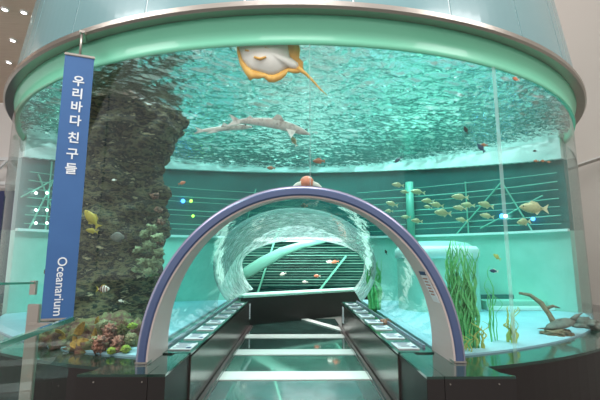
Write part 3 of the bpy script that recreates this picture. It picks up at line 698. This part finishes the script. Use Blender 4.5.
FO = [
 ('orange_fish', (182, 183), 5.5, 8, 'fishor', 'fishor', PI+.2, .35, 'small orange fish below the white rim beside the rock pillar'),
 ('orange_fish', (319, 161), 5.6, 13, 'fishor', 'fishor', 0, 0, 'small orange fish above the top of the arch'),
 ('orange_fish', (271, 168), 6.2, 9, 'fishor', 'fishor', .3, 0, 'smaller orange fish above the arch, left of the other'),
 ('orange_fish', (484, 145), 5.8, 8, 'fishor', 'fishor', 0, 0, 'orange-brown fish beside the dark tang near the surface'),
 ('orange_fish', (516, 79), 4.8, 11, 'fishor', 'fishwhite', .4, 0, 'orange and white fish near the waterline at upper right'),
 ('orange_fish', (536, 161), 6.3, 6, 'fishor', 'fishor', 0, 0, 'left one of three tiny orange fish on the white rim at right'),
 ('orange_fish', (543, 161), 6.3, 6, 'fishor', 'fishor', 0, 0, 'middle one of three tiny orange fish on the white rim at right'),
 ('orange_fish', (549, 162), 6.3, 5, 'fishor', 'fishor', 0, 0, 'right one of three tiny orange fish on the white rim at right'),
 ('dark_fish', (398, 160), 5.6, 9, 'fishblue', 'fishblue', -.4, -.6, 'small dark blue fish above the white rim, right of centre'),
 ('dark_fish', (481, 148), 5.5, 12, 'fishblue', 'fishblue', 0, .9, 'dark blue tang diving beside the orange-brown fish'),
 ('dark_fish', (466, 130), 5.2, 9, 'fishdark', 'fishdark', 0, 1.2, 'small dark brown fish hanging upright near the surface'),
 ('dark_fish', (535, 151), 5.9, 5, 'fishdark', 'fishdark', 0, 0, 'tiny dark fish above the white rim at right'),
 ('green_fish', (294, 141), 4.8, 13, 'coral_green', 'fishwhite', .5, 1.0, 'green and white fish just under the head of the shark'),
 ('blue_fish', (494, 271), 4.8, 9, 'fishblue', 'fishwhite', 0, .1, 'blue and white fish right of the tall kelp'),
 ('pale_fish', (497, 257), 5.4, 10, 'weed', 'weed', .2, .6, 'slim pale yellow fish rising above the blue and white fish'),
 ('yellow_fish', (92, 219), 4.9, 22, 'yellow', 'yellow', .4, .9, 'dim yellow fish diving beside the banner'),
 ('yellow_fish', (92, 231), 5.0, 12, 'yellow', 'yellow', .2, .2, 'dim yellow fish just under the diving one'),
 ('round_fish', (119, 237), 5.3, 17, 'grey_fish', 'fishdark', 0, 0, 'greyish oval fish in front of the rock pillar'),
 ('white_fish', (114, 180), 5.3, 5, 'fishwhite', 'fishwhite', 0, 0, 'tiny white fish in front of the dark upper rock'),
 ('white_fish', (121, 301), 4.9, 6, 'fishwhite', 'fishwhite', 0, .2, 'tiny pale fish low in front of the reef'),
 ('white_fish', (247, 241), 12.8, 5, 'fishwhite', 'fishwhite', 0, 0, 'small white fish at the upper left of the striped end window'),
 ('white_fish', (283, 274), 13.2, 7, 'fishwhite', 'fishwhite', 0, -.3, 'white fish low in the striped end window'),
 ('white_fish', (305, 282), 13.2, 6, 'fishwhite', 'fishwhite', 0, 0, 'small white fish just above the parapet'),
 ('white_fish', (330, 262), 13.2, 8, 'fishwhite', 'fishwhite', 0, 0, 'pale fish beside the right mint mullion'),
 ('orange_fish', (317, 276), 13.0, 7, 'fishor', 'fishwhite', 0, 0, 'orange fish low in the striped end window'),
 ('orange_fish', (335, 262), 13.0, 8, 'fishor', 'fishor', 0, -.2, 'orange fish crossing the right mint mullion'),
 ('dark_fish', (386, 252), 6.6, 5, 'fishdark', 'fishdark', 0, 1.3, 'tiny dark fish seen through the tunnel wall inside the right arch'),
]
for nm_, (px, py), Y, w_, b, f, yw, pt, lb in FO:
    fish(nm_, lb, 'fish', w_/F*Y, b, f, at(px, py, Y), yw, pt, 0, .2 if nm_ != 'round_fish' else .3)
fish('angelfish', 'brown and white striped fish swimming left of the arch foot', 'fish', 13/F*4.75, 'fishwhite', 'yellow', at(103, 289, 4.75), PI, 0, 0, .26, None, True)
p = at(304, 209, 5.3); p.z = LZ+IB+.08
fish('brown_fish', 'small brown fish just above the clear tunnel roof', 'fish', .1, 'fishdark', 'fishor', p, 0, 0, 0, .25)
# fish head-on resting on portal with two pale fins
t = thing('guitarfish', 'pinkish brown fish seen head-on above the crown of the arch', 'fish', at(307, 183, 4.5))
bm = bmesh.new(); tube(bm, [(0, -.08, 0), (0, -.04, 0), (0, .05, .01), (0, .25, .02), (0, .5, .02)], [.025, .065, .085, .06, .01], 14, 1.0); obj('body', bm, 'fishor', t, smooth=True)
for s in (-1, 1):
    bm = bmesh.new(); tube(bm, [(s*.05, 0, 0), (s*.12, 0, -.02), (s*.17, 0, -.05)], [.03, .022, .004], 8, .4); obj('fin', bm, 'fishwhite', t)

# sharks
def shark(name, label, path, rads, Y, fins, m='shark'):
    pts = [at(x, y, Y+i*.03) for i, (x, y) in enumerate(path)]; c = pts[len(pts)//2]
    t = thing(name, label, 'shark', c)
    # resample
    P2 = []; R2 = []
    for i in range(len(pts)-1):
        for k in range(4):
            u = k/4; P2.append(pts[i].lerp(pts[i+1], u)-c); R2.append((rads[i]*(1-u)+rads[i+1]*u)/F*Y)
    P2.append(pts[-1]-c); R2.append(rads[-1]/F*Y)
    bm = bmesh.new(); tube(bm, P2, R2, 14, .9); obj('body', bm, m, t, smooth=True)
    for nm_, tri in fins:
        bm = bmesh.new(); vs = [at(x, y, Y+dy)-c for x, y, dy in tri]
        a = [bm.verts.new(v+Vector((0, -.012, 0))) for v in vs]; f = bm.faces.new(a)
        r = bmesh.ops.extrude_face_region(bm, geom=[f]); bmesh.ops.translate(bm, vec=(0, .024, 0), verts=[v for v in r['geom'] if isinstance(v, bmesh.types.BMVert)])
        bmesh.ops.triangulate(bm, faces=bm.faces[:]); obj(nm_, bm, m, t)
    bm = bmesh.new(); x, y = path[-2]; bmesh.ops.create_uvsphere(bm, u_segments=8, v_segments=6, radius=.012, matrix=Matrix.Translation(at(x+4, y-1, Y+.1)-c-Vector((0, .05, 0)))); obj('eye', bm, 'fishdark', t)
    return t
shark('shark', 'pale grey shark swimming right below the stingray', [(236, 122), (246, 121), (256, 121.5), (268, 122.5), (280, 124.5), (292, 128), (302, 131.5), (310, 134.5)], [1.6, 3, 4, 5, 5.5, 5, 3.6, 1.0], 4.7,
      [('caudal_fin', [(240, 120, 0), (229, 114, 0), (233, 121, 0), (226, 127, 0), (240, 124, 0)]), ('dorsal_fin', [(272, 119, .06), (277, 114.5, .06), (281, 115.5, .06), (284, 121, .08)]),
       ('dorsal_fin', [(246, 119, .02), (250, 115.5, .02), (254, 119, .03)]), ('pectoral_fin', [(286, 129, .0), (291, 138, -.05), (296, 131, .0)])])
shark('shark', 'slim pale shark half behind the larger shark at its tail', [(199, 131), (208, 130), (218, 129), (230, 127.5), (242, 127), (252, 127)], [1, 2, 2.6, 3.2, 3, 1.2], 4.95,
      [('caudal_fin', [(203, 130, 0), (195, 127, 0), (198, 131, 0), (194, 134, 0), (203, 132, 0)]), ('dorsal_fin', [(221, 127, 0), (224, 122.5, 0), (229, 126, 0)]), ('pectoral_fin', [(214, 130, 0), (206, 134, 0), (218, 132, 0)])])

# stingray
Yr = 4.23
def ray_pt(x, y, dy=0): return at(x, y, Yr+dy - (60-y)*.0003)
rc = ray_pt(270, 55)
t = thing('stingray', 'white bellied stingray with orange wing edges pressed under the waterline', 'ray', rc)
outer = [(236.5, 38), (237, 52), (240, 64), (245, 73), (250, 80.5), (254, 78), (258, 78.5), (264, 77.5), (269, 82), (275, 82), (281, 79.5), (286, 75), (288, 71.5), (293, 73), (299, 73), (303, 69), (303, 62), (299, 58), (300, 50), (298, 40), (290, 30), (270, 24), (248, 28)]
inner = [(239, 38), (239.5, 50), (242, 59), (247, 66), (252, 70), (256, 71), (260, 72), (265, 73.5), (269, 75), (274, 75), (279, 73), (284, 70), (289, 67.5), (293, 69), (297, 69), (299, 67), (298, 63), (290, 57), (288.5, 50), (287, 41), (282, 33), (268, 28), (250, 31)]
def ray_body(shape, rings, thick, front, nm_, m):
    bm = bmesh.new(); cx, cy = 268, 52; R = []
    for k in range(rings+1):
        s = 1-k/rings; row = []
        for x, y in shape:
            q = ray_pt(cx+(x-cx)*s, cy+(y-cy)*s, front*(thick*(1-s**2.2)))-rc; row.append(bm.verts.new(q))
            if k == rings: break
        R.append(row)
    n = len(shape)
    for k in range(rings-1):
        for i in range(n): bm.faces.new((R[k][i], R[k][(i+1) % n], R[k+1][(i+1) % n], R[k+1][i]))
    for i in range(n): bm.faces.new((R[rings-1][i], R[rings-1][(i+1) % n], R[rings][0]))
    return obj(nm_, bm, m, t, smooth=True, solid=.012)
ray_body(outer, 6, .10, 1, 'upper_skin', 'rayo')
ray_body(inner, 6, .07, -1, 'belly', 'rayw')
bm = bmesh.new()
for i in range(len(outer)):
    j = (i+1) % len(outer); bm.faces.new([bm.verts.new(ray_pt(*p_, -.004)-rc) for p_ in (outer[i], outer[j], inner[j], inner[i])])
bmesh.ops.remove_doubles(bm, verts=bm.verts[:], dist=.0005); obj('wing_margin', bm, 'rayo', t, smooth=True, solid=.012)
bm = bmesh.new(); tube(bm, [ray_pt(298, 68)-rc, ray_pt(306, 74)-rc, ray_pt(314, 82)-rc, ray_pt(320, 89)-rc, ray_pt(327, 95)-rc], [.03, .018, .012, .008, .003], 8); obj('tail', bm, 'rayo', t, smooth=True)
bm = bmesh.new()
tube(bm, [ray_pt(254, 57, -.07)-rc, ray_pt(260, 59, -.075)-rc, ray_pt(266, 57, -.075)-rc], [.012, .016, .012], 8); obj('mouth', bm, 'rayo', t, smooth=True)
bm = bmesh.new(); tube(bm, [ray_pt(265, 48, -.06)-rc, ray_pt(271, 50, -.065)-rc], [.016, .010], 8); tube(bm, [ray_pt(245, 50, -.045)-rc, ray_pt(249, 51, -.045)-rc], [.01, .008], 8); obj('nostril', bm, 'rayo', t, smooth=True)

# guitarfish / driftwood at lower right
g = at(560, 325, 5.55); t = thing('resting_ray', 'grey flat ray resting on the driftwood at lower right', 'ray', g); t.scale = (.68,)*3; t.rotation_euler = (.1, -.18, .1)
bm = bmesh.new()
sh = [(-.36, 0), (-.16, .13), (.05, .2), (.22, .14), (.34, .06), (.3, -.05), (.16, -.14), (-.02, -.16), (-.2, -.08)]
R = []
for k in range(5):
    s = 1-k/4; R.append([bm.verts.new((x*s+.03*(1-s), y*s*1.2, .09*(1-s**2)+.06*x)) for x, y in sh])
for k in range(4):
    for i in range(9):
        bm.faces.new((R[k][i], R[k][(i+1) % 9], R[k+1][(i+1) % 9], R[k+1][i])) 
bmesh.ops.remove_doubles(bm, verts=bm.verts[:], dist=.001)
obj('body', bm, 'grey_fish', t, smooth=True, solid=.02)
bm = bmesh.new(); tube(bm, [(.3, 0, .04), (.42, .02, .1), (.56, .03, .12)], [.05, .03, .006], 8, 1.4); obj('tail', bm, 'grey_fish', t, smooth=True)
bm = bmesh.new(); tube(bm, [(-.34, 0, 0), (-.44, .01, .02), (-.5, 0, .03)], [.02, .008, .003], 6); obj('snout', bm, 'grey_fish', t)
t = thing('driftwood', 'bleached driftwood branch sloping down behind the grey ray', 'driftwood', on_floor(560, 5.9))
bm = bmesh.new(); o0 = t.location
tube(bm, [at(x, y, Y)-o0 for x, y, Y in ((519, 293, 6.0), (530, 295, 5.9), (541, 303, 5.8), (549, 314, 5.7), (556, 327, 5.6), (566, 334, 5.6))], [.018, .026, .036, .034, .05, .04], 9); obj('branch', bm, 'wood', t, smooth=True)
bm = bmesh.new(); tube(bm, [at(x, y, Y)-o0 for x, y, Y in ((545, 309, 5.75), (553, 306, 5.7), (560, 308, 5.7))], [.03, .02, .006], 7); obj('twig', bm, 'wood', t, smooth=True)
lump('seabed_rock', at(557, 334, 5.5), .17, 'wood', 'dark mottled rock under the grey ray at lower right', 'rock', 21, .5, .4)
lump('seabed_rock', on_floor(583, 6.1, .02), .2, 'grey_fish', 'pale grey rock against the glass at the far lower right', 'rock', 22, .4, .6)
lump('seabed_rock', on_floor(385, 6.6, .02), .09, 'coral_pink', 'small pinkish stone at the foot of the kelp beyond the tunnel wall', 'rock', 23, .4, .5)

# far lamps seen through the windows
for nm_, px, py, m, r, lb in (('blue_lamp', 183, 201, 'bluelamp', .05, 'blue spot lamp behind the rear windows beside the arch'), ('yellow_lamp', 191, 201, 'yellowlamp', .04, 'yellow lamp just right of the upper blue lamp'), ('yellow_lamp', 193, 216, 'yellowlamp', .035, 'small yellow lamp just above the arch shoulder'),
      ('white_lamp', 505.5, 216, 'lamp', .04, 'white lamp with blue glow on the pale seam'), ('blue_lamp', 502, 216, 'bluelamp', .05, 'blue lamp just left of the white one at the seam'), ('blue_lamp', 533, 219, 'bluelamp', .04, 'blue lamp under the biggest silver fish'),
      ('white_lamp', 36, 193, 'lamp', .025, 'upper left white lamp in the tank windows left of the banner'), ('white_lamp', 36, 210, 'lamp', .025, 'middle left white lamp left of the banner'), ('white_lamp', 36, 223, 'lamp', .025, 'lower left white lamp left of the banner'),
      ('white_lamp', 47, 193, 'lamp', .025, 'upper right white lamp left of the banner'), ('white_lamp', 47, 210, 'lamp', .025, 'middle right white lamp left of the banner'), ('white_lamp', 47, 223, 'lamp', .025, 'lower right white lamp left of the banner')):
    # on the rear wall surface
    p = at(px, py, 8); dvec = (p-CAM); best = None
    lo, hi = 4.0, 14.0
    for _ in range(40):
        mid = (lo+hi)/2; q = CAM+dvec*(mid/dvec.y)
        if (q.x-BC[0])**2+(q.y-BC[1])**2 < (BR-.06)**2: lo = mid
        else: hi = mid
    q = CAM+dvec*(lo/dvec.y)
    bm = bmesh.new(); bmesh.ops.create_uvsphere(bm, u_segments=12, v_segments=8, radius=r); o = obj(nm_, bm, m, smooth=True); o.location = q
    tag(o, lb, 'lamp')

# ------------------------------------------------------------------ banner
bt = at(80, 56, 4.4); bb = at(58, 319, 4.4); H = bt.z-bb.z; byaw = math.radians(20)
t = thing('hanging_banner', 'blue vertical banner with white lettering hanging from the steel ring at left', 'banner', (bt.x, 4.4, bt.z), (0, 0, byaw))
BW = .30
bm = bmesh.new(); box(bm, (0, 0, -H/2), (BW, .012, H)); obj('cloth', bm, 'banner', t)
bm = bmesh.new(); box(bm, (0, 0, .0), (BW+.015, .035, .03), bevel=.005); obj('top_bar', bm, 'steel', t)
bm = bmesh.new(); box(bm, (0, 0, -H), (BW+.01, .03, .02)); obj('bottom_bar', bm, 'steel', t)
bm = bmesh.new(); tube(bm, [(0, 0, 0), (0, .0, .30)], .014, 10); obj('rod', bm, 'steel', t, smooth=True)
bm = bmesh.new(); box(bm, (0, .1, .30), (.05, .24, .03)); obj('hanger', bm, 'steel', t)
def text(body, size, parent, loc, rot, name='lettering', sp=1.0, bold=0):
    cu = bpy.data.curves.new(name, 'FONT'); cu.body = body; cu.size = size; cu.align_x = 'CENTER'; cu.align_y = 'CENTER'; cu.extrude = .002; cu.offset = bold; cu.space_character = sp
    o = bpy.data.objects.new(name, cu); col.objects.link(o)
    dg = bpy.context.evaluated_depsgraph_get(); me = bpy.data.meshes.new_from_object(o.evaluated_get(dg)); bpy.data.objects.remove(o)
    me.materials.clear(); me.materials.append(M['paint'])
    o = bpy.data.objects.new(name, me); col.objects.link(o); o.parent = parent; o.location = loc; o.rotation_euler = rot; return o
for ch, py in zip('우리바다친구들', (79, 95, 110, 125, 149.5, 161, 170)):
    pass
zs = []
for py in (82, 94.5, 107.5, 121.5, 138.5, 154.5, 169.5):
    q = at(80-(py-56)*.083, py, 4.4); zs.append(q.z-bt.z)
for ch, z in zip('우리바다친구들', zs): text(ch, .135, t, (0.01, -.010, z), (PI/2, 0, 0), bold=.003)
q0 = at(66, 257, 4.4).z-bt.z; q1 = at(62, 316, 4.4).z-bt.z
text('Oceanarium', .125, t, (.0, -.010, (q0+q1)/2), (PI/2, PI/2, 0), sp=1.0, bold=.001)

# ------------------------------------------------------------------ glass balustrade
t = thing('glass_balustrade', 'glass balustrade with green edge and square steel post at lower left', 'railing', (-1.7, 2.5, 0))
pp = at(35, 304, 2.6)
bm = bmesh.new(); box(bm, (pp.x, pp.y, pp.z/2), (.075, .03, pp.z), bevel=.004); P(obj('post', bm, 'steel'), t)
e0 = at(72, 319, 2.88); e1 = at(-14, 350, 1.9)
e1.z = e0.z = (e0.z+e1.z)/2-.0
bm = bmesh.new(); bar(bm, e0, e1, .028, .028); P(obj('glass_edge', bm, 'railedge'), t)
dd = (e1-e0); bm = bmesh.new(); vs = [e0, e1, Vector((e1.x, e1.y, .1)), Vector((e0.x, e0.y, .1))]; bm.faces.new([bm.verts.new(v-Vector((0, 0, .014))) for v in vs]); P(obj('glass_sheet', bm, 'railglass'), t)
for z in (1.19, .5):
    bm = bmesh.new(); box(bm, (pp.x+.05, pp.y+.0, z), (.14, .06, .05), bevel=.008); P(obj('clamp', bm, 'steel'), t)
q = at(34, 283, 3.6); q2 = at(-6, 284, 3.0); t2 = thing('thin_handrail', 'thin glass shelf rail with small end bracket behind the post', 'railing', q)
bm = bmesh.new(); bar(bm, (0, 0, 0), Vector(q2)-q, .018); obj('rail', bm, 'railedge', t2)
bm = bmesh.new(); box(bm, (0, 0, -.04), (.05, .03, .12)); obj('bracket', bm, 'steel', t2)

# ------------------------------------------------------------------ light
w = bpy.data.worlds.new('hall'); sc.world = w; w.use_nodes = True
w.node_tree.nodes['Background'].inputs[0].default_value = (1, .985, .96, 1); w.node_tree.nodes['Background'].inputs[1].default_value = 1.08
def area(name, loc, size, power, tgt=None, color=(1, 1, 1), sy=None):
    ld = bpy.data.lights.new(name, 'AREA'); ld.shape = 'RECTANGLE'; ld.size = size; ld.size_y = sy or size; ld.energy = power; ld.color = color
    o = bpy.data.objects.new(name, ld); col.objects.link(o); o.location = loc
    d = (Vector(tgt)-Vector(loc)) if tgt else Vector((0, 0, -1)); o.rotation_euler = d.to_track_quat('-Z', 'Y').to_euler(); return o
area('tank_light', (0, 7.6, 6.4), 6, 410, color=(.97, 1, 1), sy=3)
area('tank_light', (2.8, 8.0, 6.2), 3, 215, tgt=(3, 9.5, 2), color=(1, 1, 1))
area('tank_light', (-3.0, 5.4, 6.2), .8, 190, tgt=(-2.8, 6.2, 2))
area('chamber_fill', (.4, 12.4, 3.9), 2.4, 330)  # added lamp to brighten the space past the tunnel end
for x in (-6, 0, 6): area('hall_fill', (x, 1.8, 7.5), 2.6, 190, tgt=(x*.8, 3.4, 1))  # added fill lamps out of frame, lifting header, ring, banner and plinth
area('hall_fill', (-10, 7, 7.3), 2, 300, tgt=(-11, 14, 2))  # added out of frame to brighten the dim left wall
sc.view_settings.view_transform = 'Standard'; sc.view_settings.look = 'None'; sc.view_settings.gamma = 1; sc.view_settings.exposure = 0
sc.cycles.transparent_max_bounces = 24; sc.cycles.max_bounces = 10; sc.cycles.glossy_bounces = 6; sc.cycles.volume_bounces = 0
sc.cycles.caustics_reflective = False; sc.cycles.caustics_refractive = False; sc.cycles.sample_clamp_indirect = 6
sc.cycles.use_denoising = True
